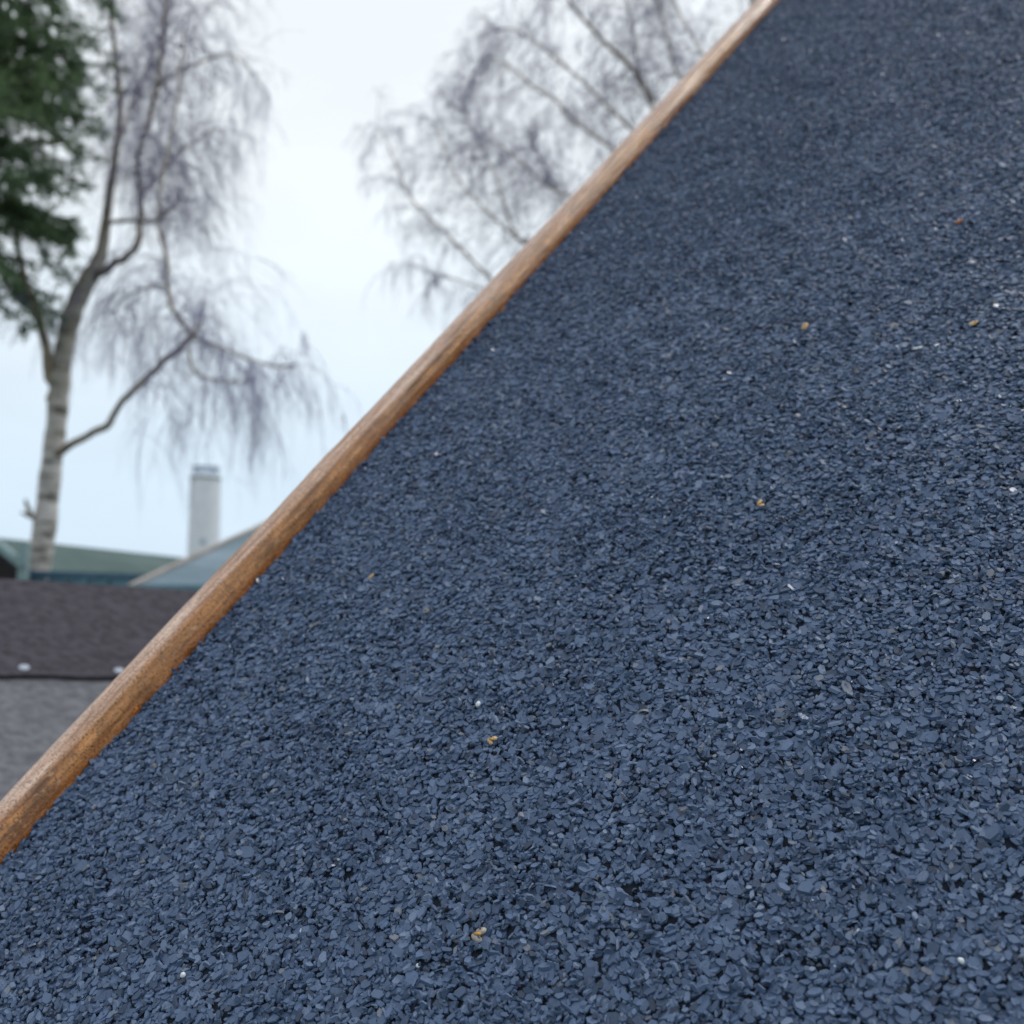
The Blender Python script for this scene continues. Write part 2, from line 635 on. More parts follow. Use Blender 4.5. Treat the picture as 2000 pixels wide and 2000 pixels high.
# the 300 granules that show largest become objects of their own
PW = O + V[:, None] * EV + UU[:, None] * EU + WW[:, None] * NR
rel = PW - CAM
dz = rel @ FW
sx = 1000 + 2000 * (rel @ RX) / dz; sy = 1000 - 2000 * (rel @ UP) / dz
nw = ROT[:, :, 2]
nW = nw[:, 0:1] * EV + nw[:, 1:2] * EU + nw[:, 2:3] * NR
facing = -(nW * rel).sum(1) / np.linalg.norm(rel, axis=1)
score = ln * wd * facing / dz ** 2 * (LAY >= 1) * (1 + 0.4 * (LAY == 2))
score[(sx < 5) | (sx > 1995) | (sy < 0) | (sy > 1995)] = 0
big = np.argsort(-score)[:300]
single = np.zeros(N, bool); single[big] = True
far = (dz > 0.62) & ~single
near = ~far & ~single


def emit(mask, SH):
    n = SH.shape[1]
    idx = np.where(mask)[0]
    vv = chip_verts(SH, SHK[idx], ln[idx], wd[idx], th[idx])
    vv = np.einsum('nij,nkj->nki', ROT[idx], vv) + POS[idx][:, None, :]
    m = len(idx)
    per = [np.arange(n, 2 * n)]
    for i in range(n):
        j = (i + 1) % n
        per.append(np.array([i, j, n + j, n + i]))
    flat = np.concatenate(per); lens = np.array([len(q) for q in per])
    F = (flat[None, :] + (np.arange(m) * 2 * n)[:, None])
    starts = np.concatenate([[0], np.cumsum(lens)[:-1]])
    LS = starts[None, :] + (np.arange(m) * len(flat))[:, None]
    return vv.reshape(-1, 3), F.ravel(), LS.ravel(), np.repeat(tone[idx], 2 * n)


A = emit(near, SH6)
B = emit(far, SH5)
verts = np.concatenate([A[0], B[0]])
flat = np.concatenate([A[1], B[1] + len(A[0])])
ls = np.concatenate([A[2], B[2] + len(A[1])])
me = np_mesh("slate_granules", verts, flat, ls, M_CHIP, {"tone": np.concatenate([A[3], B[3]])})
gr = link("slate_granules", me, felt_o, RM)
gr["kind"] = "stuff"
gr["label"] = "close packed blue grey slate granules bonded to the felt"

proto = []
for k in range(NSH):
    one = np.array([1.0])
    vv = chip_verts(SH6, np.array([k]), one, one, one)[0]
    n = 6
    per = [list(range(n, 2 * n))] + [[i, (i + 1) % n, n + (i + 1) % n, n + i] for i in range(n)]
    lens = np.array([len(q) for q in per])
    proto.append(np_mesh("slate_granule", vv, np.array(sum(per, [])), np.concatenate([[0], np.cumsum(lens)[:-1]]), M_CHIP,
                         {"tone": np.full(2 * n, 0.30 + 0.5 * k / NSH)}))
for i in big:
    o = bpy.data.objects.new("slate_granule", proto[SHK[i]])
    COL.objects.link(o)
    o.parent = felt_o
    Rm = ROT[i] @ np.diag([ln[i], wd[i], th[i]])
    o.matrix_basis = RM @ Matrix([[*Rm[0], POS[i][0]], [*Rm[1], POS[i][1]], [*Rm[2], POS[i][2]], [0, 0, 0, 1]])

# the rest of the slope, too far out of view to tell the granules apart: the same mineral finish as relief on the sheet
def mineral_sheet():
    b = NB("slate_mineral_sheet", 0.6, 0.4)
    vo = b.n("TexVoronoi"); vo.inputs["Scale"].default_value = 420
    b.l(b.coord(), vo.inputs["Vector"])
    sp = b.n("SeparateColor"); b.l(vo.outputs["Color"], sp.inputs[0])
    col = b.ramp(sp.outputs[0], [(0.0, (0.030, 0.048, 0.088)), (0.5, (0.066, 0.102, 0.176)), (1.0, (0.11, 0.155, 0.245))])
    col = b.mix(b.ramp(vo.outputs["Distance"], [(0.35, (0, 0, 0)), (0.62, (0.85, 0.85, 0.85))]), col, (0.012, 0.018, 0.030))
    b.color(col)
    hh = b.mix(0.6, sp.outputs[1], vo.outputs["Distance"])
    b.bump(hh, 0.9, 0.0015)
    return b.m


cell = 0.008
b = MB()
sl_u = (EH @ EU)                       # level lines run a little askew to the batten
for iu in range(int((U1 - U0 + 0.7) / cell)):
    for iv in range(int(HW / cell) + 4):
        u, v = U0 - 0.36 + iu * cell, iv * cell
        cu = np.array([u, u, u + cell, u + cell]); cv = np.array([v, v + cell, v + cell, v])
        h_ = cv / (EH @ EV)            # distance along the level line
        uu = cu - h_ * sl_u
        if (uu < U0).any() or (uu > U1).any() or (h_ > HW).any():
            continue
        if inside(np.array([v + cell * .5]), np.array([u + cell * .5]))[0]:
            continue
        b.poly([to_world(q, w_, 0.0004) for q, w_ in zip(cu, cv)][::-1])
b.build("mineral_sheet", mineral_sheet(), felt_o)

# ------------------------------------------------------------------ rounded verge batten
RB = 0.0112
us = np.arange(U0, U1, 0.0024)
ths = np.radians(np.linspace(-14, 194, 56))
UG, TG = np.meshgrid(us, ths, indexing='ij')
td = np.degrees(TG)
r = np.full_like(UG, RB)
r += (vnoise(UG / 0.05, td / 40, 21) - 0.5) * 0.0007
# a long split that wanders along the side of the batten
cen = 52 + 9 * (vnoise(UG / 0.16, UG * 0, 22) - 0.5) * 2
amt = np.clip((vnoise(UG / 0.07, UG * 0 + 3, 23) - 0.25) * 2.2, 0, 1)
r -= 0.0010 * amt * np.exp(-((td - cen) / 5.0) ** 2)
r += 0.00055 * amt * np.exp(-((td - cen + 13) / 7.0) ** 2)
r += (vnoise(UG / 0.012, td / 5, 24) - 0.5) * 0.00035
# ragged lower edge where it meets the granules
low = np.clip((16 - td) / 22, 0, 1) * (td < 40)
r += low * ((vnoise(UG / 0.005, td / 30, 25) - 0.45) * 0.0018 + (vnoise(UG / 0.002, td / 30, 26) - 0.5) * 0.0014)
X = -RB + 0.0006 + r * np.cos(TG)
Zc = r * np.sin(TG) * 1.06
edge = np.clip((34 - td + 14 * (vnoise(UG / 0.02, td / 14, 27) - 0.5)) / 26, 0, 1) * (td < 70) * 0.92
sky_sheen = np.clip((td - cen - 5) / 16, 0, 1) * np.clip(0.52 + 0.6 * vnoise(UG / 0.03, td / 20, 28), 0, 1)  # mask for the painted sky sheen: above the split, patchy along the length
vv = np.stack([X, UG, Zc], 2).reshape(-1, 3)
nu, nt = UG.shape
ii, jj = np.meshgrid(np.arange(nu - 1), np.arange(nt - 1), indexing='ij')
a = (ii * nt + jj).ravel()
quads = np.stack([a, a + nt, a + nt + 1, a + 1], 1)
me = np_mesh("verge_batten", vv, quads.ravel(), np.arange(len(quads)) * 4, M_TRIM, {"edge": edge.ravel(), "sky_sheen": sky_sheen.ravel()}, smooth=True)
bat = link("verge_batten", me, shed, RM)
bat["label"] = "rounded brown timber batten along the sloping roof edge"
# barge board below the batten, outside the felt
bb = MB()
bb.bar(to_world(U0, -0.012, -0.045), to_world(U1, -0.012, -0.045), 0.012, 0.08, tuple(NR))
bb.build("barge_board", M_BOARD_BROWN, shed)

# ------------------------------------------------------------------ small things lying on the roof
M_WING = simple("papery_seed_wing", (0.34, 0.31, 0.27), 0.2, 500, 0.6, 0.3)
M_SEED = simple("orange_brown_seed", (0.50, 0.27, 0.07), 0.3, 600, 0.6, 0.3)
M_TANBIT = simple("tan_bud_scale", (0.50, 0.34, 0.18), 0.3, 600, 0.7, 0.3)
M_RUST = simple("rust_orange_flake", (0.42, 0.15, 0.035), 0.35, 600, 0.75, 0.25)
M_QUARTZ = simple("white_pebble_stone", (0.62, 0.66, 0.70), 0.12, 700, 0.35, 0.5)
TOPW = 0.0021


def on_roof(px, py, w, yaw, tx=0.0, ty=0.0):
    u, v = loc_uv(roofpt(px, py))
    # keep the foot of the raised thing at the right place
    return RM @ Matrix.Translation((v, u, w)) @ Matrix.Rotation(yaw, 4, 'Z') @ Matrix.Rotation(tx, 4, 'X') @ Matrix.Rotation(ty, 4, 'Y')


def petal(m, cx, cy, a, bq, rot, z0, lift, n=14, th=0.00012):
    """A thin cupped oval: rim ring, centre, and an underside."""
    c, s = math.cos(rot), math.sin(rot)
    ring = []
    for i in range(n):
        t = 2 * math.pi * i / n
        k = 1 + 0.10 * math.sin(2 * t + 1) + random.uniform(-0.05, 0.05)
        x, y = a * k * math.cos(t), bq * k * math.sin(t)
        ring.append((cx + c * x - s * y, cy + s * x + c * y, z0 + lift * (x / a) + random.uniform(0, 0.0001)))
    i0 = len(m.v)
    m.v += ring + [(p[0], p[1], p[2] - th) for p in ring] + [(cx, cy, z0 + 0.00025), (cx, cy, z0 - th)]
    for i in range(n):
        j = (i + 1) % n
        m.f += [(i0 + i, i0 + j, i0 + 2 * n), (i0 + n + j, i0 + n + i, i0 + 2 * n + 1), (i0 + n + i, i0 + n + j, i0 + j, i0 + i)]


def lump(m, cx, cy, cz, a, bq, h, rot=0, n=8):
    c, s = math.cos(rot), math.sin(rot)
    rows = []
    for t in (-0.9, -0.35, 0.35, 0.9):
        k = math.sqrt(1 - t * t)
        ring = []
        for i in range(n):
            w = 2 * math.pi * i / n
            q = k * random.uniform(0.82, 1.15)
            x, y = a * q * math.cos(w), bq * q * math.sin(w)
            ring.append((cx + c * x - s * y, cy + s * x + c * y, cz + t * h))
        rows.append(ring)
    i0 = len(m.v)
    for rr in rows:
        m.v += rr
    for k in range(3):
        for i in range(n):
            j = (i + 1) % n
            m.f.append((i0 + k * n + i, i0 + k * n + j, i0 + (k + 1) * n + j, i0 + (k + 1) * n + i))
    m.f.append(tuple(i0 + 3 * n + i for i in range(n)))
    m.f.append(tuple(i0 + i for i in reversed(range(n))))


def winged_seed(px, py, size, yaw, label, wing_mat=None, tx=0.12):
    root = bpy.data.objects.new("winged_seed", None)
    COL.objects.link(root)
    root.matrix_world = on_roof(px, py, TOPW, yaw, tx)
    root.empty_display_size = 0.003
    tag(root, label, "seed", "winged seeds fallen on the granule roof")
    for sgn, sc in ((1, 1.0), (-1, 0.85)):
        m = MB()
        petal(m, 0.0002 * sgn, sgn * 0.20 * size, 0.30 * size, 0.22 * size * sc, 0.25 * sgn, 0.0003, 0.0003 * sgn)
        o = m.build("wing", wing_mat or M_WING, None, True)
        o.parent = root
    m = MB()
    lump(m, -0.00035, 0, 0.00055, 0.25 * size, 0.10 * size, 0.00045, 0.2)
    o = m.build("seed_body", M_SEED, None, True)
    o.parent = root
    return root


winged_seed(940, 1833, 0.0060, 0.0, "large grey winged seed with an orange middle, lowest on the roof")
winged_seed(965, 1453, 0.0046, -0.4, "tan winged seed lying above the large grey one", M_TANBIT)
winged_seed(1487, 992, 0.0046, 0.9, "orange tan winged seed alone halfway up the roof slope", M_TANBIT)


def bit(name, px, py, a, bq, h, yaw, mat, label, cat, group=None, flat=False, w=TOPW):
    m = MB()
    if flat:
        petal(m, 0, 0, a, bq, 0.2, 0.0003, 0.0006)
        lump(m, a * 0.5, bq * 0.3, 0.0005, a * 0.45, bq * 0.45, h, 0.5)
    else:
        lump(m, 0, 0, h * 0.6, a, bq, h, 0)
    o = m.build(name, mat, None, True)
    o.matrix_world = on_roof(px, py, w, yaw)
    return tag(o, label, cat, group)


GB = "bud scales scattered on the roof"
bit("bud_scale", 728, 1133, 0.0016, 0.0012, 0.0006, 0.5, M_TANBIT, "small tan bud scale on the granules near the batten", "bud scale", GB, True)
bit("bud_scale", 1573, 645, 0.0024, 0.0018, 0.0008, 1.2, M_TANBIT, "orange tan bud scale high on the roof, left of its pair", "bud scale", GB, True)
bit("bud_scale", 1900, 640, 0.0024, 0.0017, 0.0008, 0.2, M_TANBIT, "tan bud scale high on the roof by the right edge", "bud scale", GB, True)
bit("bud_scale", 1872, 441, 0.0024, 0.0014, 0.0008, 0.3, M_RUST, "rusty bud scale, highest of those on the roof", "bud scale", GB, True)
bit("bud_scale", 1791, 688, 0.0024, 0.0010, 0.0005, -0.3, M_QUARTZ, "whitish sliver of bud scale below and between the tan ones", "bud scale", GB, True)
GP = "white pebbles among the slate granules"
bit("pebble", 938, 1384, 0.0010, 0.0014, 0.0009, 0.2, M_QUARTZ, "small white pebble above the tan winged seed", "pebble", GP)
bit("pebble", 365, 1912, 0.0010, 0.0011, 0.0009, 0.4, M_QUARTZ, "small white pebble in the lower left of the granule roof", "pebble", GP)
bit("pebble", 1878, 1886, 0.0008, 0.0010, 0.0008, 0.9, M_QUARTZ, "small white pebble in the bottom right of the granule roof", "pebble", GP)
GF = "flakes caught at the foot of the batten"
bit("flake", 270, 1398, 0.0019, 0.0013, 0.0010, 0.7, M_RUST, "orange flake caught at the low end of the batten", "flake", GF, True, 0.003)
bit("flake", 675, 943, 0.0016, 0.0012, 0.0009, 1.2, M_RUST, "reddish flake under the middle of the batten", "flake", GF, True, 0.003)
bit("flake", 848, 748, 0.0016, 0.0012, 0.0008, 0.1, M_TANBIT, "yellow tan flake, lower of two under the batten", "flake", GF, True, 0.003)
bit("flake", 880, 713, 0.0017, 0.0014, 0.0008, 0.4, M_TANBIT, "yellow tan flake, upper of two under the batten", "flake", GF, True, 0.003)
bit("flake", 985, 612, 0.0019, 0.0012, 0.0010, 0.9, M_RUST, "orange flake, highest of those along the batten", "flake", GF, True, 0.003)

# ------------------------------------------------------------------ neighbouring shed with the dark felt roof
A0, B0 = pix(0, 1127, 1.20), pix(300, 1145, 1.28)
L0 = pix(0, 1323, 1.03)
rd = (B0 - A0) / np.linalg.norm(B0 - A0)
dn = L0 - A0
dn -= (dn @ rd) * rd
lapd = np.linalg.norm(dn); dn /= lapd
nn_ = np.cross(rd, dn)
if nn_[2] < 0:
    nn_ = -nn_
nshed = thing("neighbour_shed", (A0[0], A0[1], 0), "low shed with a dark felt roof nailed along its lap", "shed")


def nr(s, d, h=0.0):
    return A0 + s * rd + d * dn + h * nn_


SL, SR = -0.95, 0.55
b = MB(); b.slab([nr(SL, 0), nr(SR, 0), nr(SR, lapd + 0.06), nr(SL, lapd + 0.06)], nn_, 0.003)
# upper strip ends at the lap in an uneven cut edge
b = MB()
ns = 60
for i in range(ns):
    s0, s1 = SL + (SR - SL) * i / ns, SL + (SR - SL) * (i + 1) / ns
    j0 = 0.0018 * math.sin(i * 1.7) + 0.001 * math.sin(i * 0.37); j1 = 0.0018 * math.sin((i + 1) * 1.7) + 0.001 * math.sin((i + 1) * 0.37)
    b.slab([nr(s0, 0.004), nr(s1, 0.004), nr(s1, lapd + j1, 0.004), nr(s0, lapd + j0, 0.004)], nn_, 0.0046)
b.build("felt_strip", M_FELT_DARK, nshed)["label"] = "dark upper strip of roofing felt"
b = MB(); b.slab([nr(SL, lapd - 0.06, -0.001), nr(SR, lapd - 0.06, -0.001), nr(SR, 0.52, -0.001), nr(SL, 0.52, -0.001)], nn_, 0.003)
b.build("felt_strip", M_FELT_GREY, nshed)["label"] = "paler grey lower strip of roofing felt"
b = MB(); b.slab([nr(SL, 0, -0.006), nr(SR, 0, -0.006), nr(SR, 0.51, -0.006), nr(SL, 0.51, -0.006)], nn_, 0.012)
b.build("roof_board", M_BOARD_BROWN, nshed)
bdir = np.array([-dn[0], -dn[1], 0]); bdir /= np.linalg.norm(bdir)
bk = lambda s, d: A0 + s * rd + d * (bdir * 0.8 - np.array([0, 0, 0.6])) - np.array([0, 0, 0.002])
b = MB(); b.slab([bk(SL, 0.001), bk(SR, 0.001), bk(SR, 0.5), bk(SL, 0.5)], np.array([bdir[0] * .6, bdir[1] * .6, .8]), 0.012)
b.build("back_slope", M_FELT_DARK, nshed)
wall("front_wall", [nr(SL + 0.04, 0.47, -0.02), nr(SR - 0.04, 0.47, -0.02)], M_BOARD_BROWN, nshed)
wall("back_wall", [bk(SL + 0.04, 0.46) - [0, 0, 0.02], bk(SR - 0.04, 0.46) - [0, 0, 0.02]], M_BOARD_BROWN, nshed)
for s in (SL + 0.05, SR - 0.05):
    wall("gable_wall", [nr(s, 0.46, -0.02), nr(s, 0.005, -0.02), bk(s, 0.45) - [0, 0, 0.02]], M_BOARD_BROWN, nshed)
nm = MB()
for z, rr in ((0, 1.0), (0.5, 1.0), (0.85, 0.8), (1.0, 0.45)):
    nm.v += [(rr * math.cos(2 * math.pi * k / 12), rr * math.sin(2 * math.pi * k / 12), z) for k in range(12)]
for k in range(3):
    for i in range(12):
        nm.f.append((k * 12 + i, k * 12 + (i + 1) % 12, k * 12 + 12 + (i + 1) % 12, k * 12 + 12 + i))
nm.f.append(tuple(36 + i for i in range(12)))
nme = bpy.data.meshes.new("nail"); nme.from_pydata(nm.v, [], nm.f); nme.materials.append(M_ZINC)
n1 = pix(47, 1309, 1.045) - A0
s_first = n1 @ rd
step = (pix(233, 1306, 1.09) - A0) @ rd - s_first
for k in range(-8, 5):
    s = s_first + k * step
    if s < SL + 0.02 or s > SR - 0.02:
        continue
    o = bpy.data.objects.new("nail", nme)
    COL.objects.link(o)
    o.parent = nshed
    o.matrix_parent_inverse = Matrix.Translation(nshed.location).inverted()
    p = nr(s, lapd - 0.0125 + 0.002 * math.sin(k * 2.3), 0.0038)
    q = np.array([rd, dn, nn_]).T
    rr = 0.0052
    o.matrix_basis = Matrix([[q[0, 0] * rr, q[0, 1] * rr, q[0, 2] * .002, p[0]], [q[1, 0] * rr, q[1, 1] * rr, q[1, 2] * .002, p[1]],
                             [q[2, 0] * rr, q[2, 1] * rr, q[2, 2] * .002, p[2]], [0, 0, 0, 1]])


# ------------------------------------------------------------------ sheds and fence beyond
def lean(A, B, C_, D_, name, label, cat, matr, thick=0.03, verge=None, vmat=None, eave_mat=None):
    """A shed whose front slope is A-B (ridge) to C-D (eave); walls go down to the ground."""
    A, B, C_, D_ = [np.array(q, float) for q in (A, B, C_, D_)]
    root = thing(name, tuple(down((C_ + D_) / 2)), label, cat)
    n = np.cross(B - A, C_ - A); n /= np.linalg.norm(n)
    if n[2] < 0:
        n = -n
    m = MB(); m.slab([A, B, D_, C_], n, thick); m.build("front_slope", matr, root)
    hb = (A - C_); hb[2] = 0
    dz_ = A[2] - C_[2]
    E_ = A + hb - [0, 0, dz_]; hb2 = (B - D_); hb2[2] = 0; G_ = B + hb2 - [0, 0, B[2] - D_[2]]
    n2 = np.cross(G_ - E_, A - E_); n2 /= np.linalg.norm(n2)
    if n2[2] < 0:
        n2 = -n2
    m = MB(); m.slab([A + 0.002 * hb, B + 0.002 * hb2, G_, E_], n2, thick); m.build("back_slope", matr, root)
    off = np.array([0, 0, thick * 1.6])
    i = 0.04
    inn = lambda P, Q: P + (Q - P) * i
    Ci, Di, Ei, Gi, Ai, Bi = inn(C_, D_) + (A - C_) * .06, inn(D_, C_) + (B - D_) * .06, inn(E_, G_) + (A - E_) * .06, inn(G_, E_) + (B - G_) * .06, inn(A, B), inn(B, A)
    wall("front_wall", [Ci - off, Di - off], M_BOARD_BROWN, root)
    wall("back_wall", [Ei - off, Gi - off], M_BOARD_BROWN, root)
    wall("gable_wall", [Ci - off, Ai - off, Ei - off], M_BOARD_BROWN, root)
    wall("gable_wall", [Di - off, Bi - off, Gi - off], M_BOARD_BROWN, root)
    if verge:
        for P, Q in ((A, C_), (B, D_)):
            m = MB(); m.bar(Q + n * 0.004, P + n * 0.004, verge, verge * 1.1, tuple(n)); m.build("verge_board", vmat, root)
    if eave_mat:
        m = MB(); m.bar(C_ - [0, 0, 0.01], D_ - [0, 0, 0.01], 0.03, 0.045); m.build("fascia", eave_mat, root)
    return root


gA, gB = pix(-60, 1044, 8.8), pix(480, 1102, 11.5)
gC, gD = pix(-120, 1130, 7.9), pix(430, 1133, 10.4)
lean(gA, gB, gC, gD, "green_roofed_shed", "long shed with a plain grey green felt roof behind the birch trunk", "shed", M_FELT_GREEN)

tC, tD = pix(254, 1148, 4.3), pix(720, 1150, 4.55)
tA, tB = pix(600, 987, 5.5), pix(1000, 990, 5.8)
tealshed = lean(tA, tB, tC, tD, "blue_roofed_shed", "shed with a blue green roof and a bare tan verge board", "shed", M_FELT_TEAL, 0.025, 0.020, M_TAN, M_TEAL_PAINT)

# painted fence between the sheds
fz = pix(60, 1114, 5.0)[2]
fx0, fx1 = pix(52, 1119, 5.0)[0], pix(390, 1119, 5.0)[0]
fence = thing("painted_fence", (fx0, 5.0, 0), "teal board fence with a dark blue top rail below the birch", "fence")
m = MB(); m.bar((fx0, 5.0, fz - 0.014), (fx1, 5.14, fz - 0.034), 0.05, 0.026); m.build("top_rail", M_BLUE_PAINT, fence)
nbd = int((fx1 - fx0) / 0.095)
for i in range(nbd):
    x = fx0 + 0.05 + i * 0.095
    t = (x - fx0) / (fx1 - fx0)
    m = MB(); m.box8([(x - .045, 4.985 + t * .14, 0), (x + .045, 4.985 + t * .14, 0), (x + .045, 5.005 + t * .14, 0), (x - .045, 5.005 + t * .14, 0),
                      (x - .045, 4.985 + t * .14, fz - .028 - t * .02), (x + .045, 4.985 + t * .14, fz - .028 - t * .02), (x + .045, 5.005 + t * .14, fz - .028 - t * .02), (x - .045, 5.005 + t * .14, fz - .028 - t * .02)])
    m.build("board", M_TEAL_PAINT, fence)
m = MB(); m.bar((fx0, 5.05, 0.4), (fx1, 5.19, 0.4), 0.04, 0.07); m.build("back_rail", M_TEAL_PAINT, fence)

# dark shed end with a pale barge board at the left edge
ds = thing("dark_shed", tuple(down(pix(0, 1100, 4.7))), "black boarded shed end with a pale green barge board, left of the birch foot", "shed")
ax, bx = pix(-330, 800, 4.7), pix(44, 1102, 4.7)
cx_ = pix(-700, 1102, 4.7)
wall("gable_wall", [cx_ + [0, 0.02, -.03], ax + [0, 0.02, -.03], bx + [-0.02, 0.02, -.03]], M_BOARD_DARK, ds)
m = MB(); m.bar(ax, bx + (bx - ax) * 0.015, 0.03, 0.062, (0, -1, 0.0)); o = m.build("barge_board", M_PALE_GREEN, ds)
m = MB(); m.bar(ax, cx_, 0.03, 0.062, (0, -1, 0.0)); m.build("barge_board", M_PALE_GREEN, ds)
pt = pix(50, 1062, 4.72)
m = MB(); m.box8([(pt[0] - .028, 4.68, 0), (pt[0] + .012, 4.68, 0), (pt[0] + .012, 4.72, 0), (pt[0] - .028, 4.72, 0),
                  (pt[0] - .012, 4.68, pt[2]), (pt[0] + .024, 4.68, pt[2]), (pt[0] + .024, 4.72, pt[2]), (pt[0] - .012, 4.72, pt[2])])
m.build("corner_post", M_PALE_GREEN, ds)
back = np.array([-0.6, 1.6, 0])
n_r = np.cross(bx - ax, back); n_r /= np.linalg.norm(n_r)
n_r = n_r if n_r[2] > 0 else -n_r
m = MB(); m.slab([ax + [0, .02, -.035], bx + [0, .02, -.035], bx + back + [0, 0, -.035], ax + back + [0, 0, -.035]], n_r, 0.02); m.build("roof_slope", M_FELT_DARK, ds)
n_l = np.cross(cx_ - ax, back); n_l /= np.linalg.norm(n_l)
n_l = n_l if n_l[2] > 0 else -n_l
m = MB(); m.slab([ax + [0, .02, -.035], cx_ + [0, .02, -.035], cx_ + back + [0, 0, -.035], ax + back + [0, 0, -.035]], n_l, 0.02); m.build("roof_slope", M_FELT_DARK, ds)

# ------------------------------------------------------------------ far silo
SD = 60.0
sp_ = pix(402, 931, SD)
sr = 29.5 / 2000 * SD
silo = thing("silo", (sp_[0], SD, 0), "tall pale round silo with a railing on its flat top", "silo")
m = MB()
prof = [(0, sr * 1.06), (sp_[2] * 0.4, sr * 1.05), (sp_[2] - 0.35, sr), (sp_[2] - 0.12, sr), (sp_[2] - 0.12, sr * 1.03), (sp_[2], sr * 1.03), (sp_[2] + .02, sr * 0.95)]
for z, rr in prof:
    m.v += [(sp_[0] + rr * math.cos(2 * math.pi * k / 40), SD + rr * math.sin(2 * math.pi * k / 40), z) for k in range(40)]
for k in range(len(prof) - 1):
    for i in range(40):
        m.f.append((k * 40 + i, k * 40 + (i + 1) % 40, k * 40 + 40 + (i + 1) % 40, k * 40 + 40 + i))
m.f.append(tuple((len(prof) - 1) * 40 + i for i in range(40)))
m.build("tank", M_SILO, silo, True)
rz = pix(402, 914, SD)[2]
ring = [(sp_[0] + 0.8 * sr * math.cos(2 * math.pi * k / 32), SD + 0.8 * sr * math.sin(2 * math.pi * k / 32)) for k in range(33)]
rail = MB(); rail.tube([(x, y, rz) for x, y in ring], [0.085] * 33, 6)
rail.tube([(x, y, sp_[2] + (rz - sp_[2]) * .5) for x, y in ring], [0.04] * 33, 6)
railo = rail.build("guard_rail", M_STEEL, silo)
for k in range(0, 32, 4):
    m = MB(); m.tube([(ring[k][0], ring[k][1], sp_[2]), (ring[k][0], ring[k][1], rz)], [0.05, 0.05], 6)
    o = m.build("post", M_STEEL, None); o.parent = railo
    o.matrix_parent_inverse = railo.matrix_parent_inverse if False else Matrix.Identity(4)
hat = MB(); hat.tube([(sp_[0] + sr * 0.25, SD - sr * 1.02, pix(0, 1052, SD)[2] - .22), (sp_[0] + sr * 0.25, SD - sr * 1.06, pix(0, 1052, SD)[2] - .22)], [0.18, 0.18], 10)
hat.build("hatch", M_STEEL, silo)


# ------------------------------------------------------------------ birches
def smooth_path(pts, rad, sub=4):
    P = np.array(pts, float); n = len(P)
    out, ro = [], []
    for i in range(n - 1):
        p0, p1, p2, p3 = P[max(i - 1, 0)], P[i], P[i + 1], P[min(i + 2, n - 1)]
        for k in range(sub):
            t = k / sub
            out.append(0.5 * ((2 * p1) + (-p0 + p2) * t + (2 * p0 - 5 * p1 + 4 * p2 - p3) * t * t + (-p0 + 3 * p1 - 3 * p2 + p3) * t ** 3))
            ro.append(rad[i] * (1 - t) + rad[i + 1] * t)
    out.append(P[-1]); ro.append(rad[-1])
    return out, ro


def sprig(m, p, d, length, r0, droop, level, rs, kids):
    """One drooping twig; it carries finer twigs of its own."""
    n = (6, 6, 4, 3)[level]
    path = [np.array(p, float)]
    d = np.array(d, float) / np.linalg.norm(d)
    for i in range(n):
        d = d + rs.normal(0, 0.13, 3) + np.array([0, 0, -droop]) / n
        d /= np.linalg.norm(d)
        path.append(path[-1] + d * length / n)
    rad = [r0 * (1 - 0.72 * i / n) for i in range(n + 1)]
    m.tube(path, rad, 3, cap=False)
    if level >= 3 or kids <= 0:
        return
    for k in range(kids):
        i = rs.integers(1, n + 1)
        base = path[i]
        t = path[i] - path[i - 1]; t /= np.linalg.norm(t)
        dd = t * 0.7 + rs.normal(0, 0.55, 3)
        sprig(m, base, dd, length * rs.uniform(0.35, 0.75), max(r0 * 0.6, 0.0011), droop * 1.3 + 0.35, level + 1, rs, kids - 2 if level == 1 else 0)


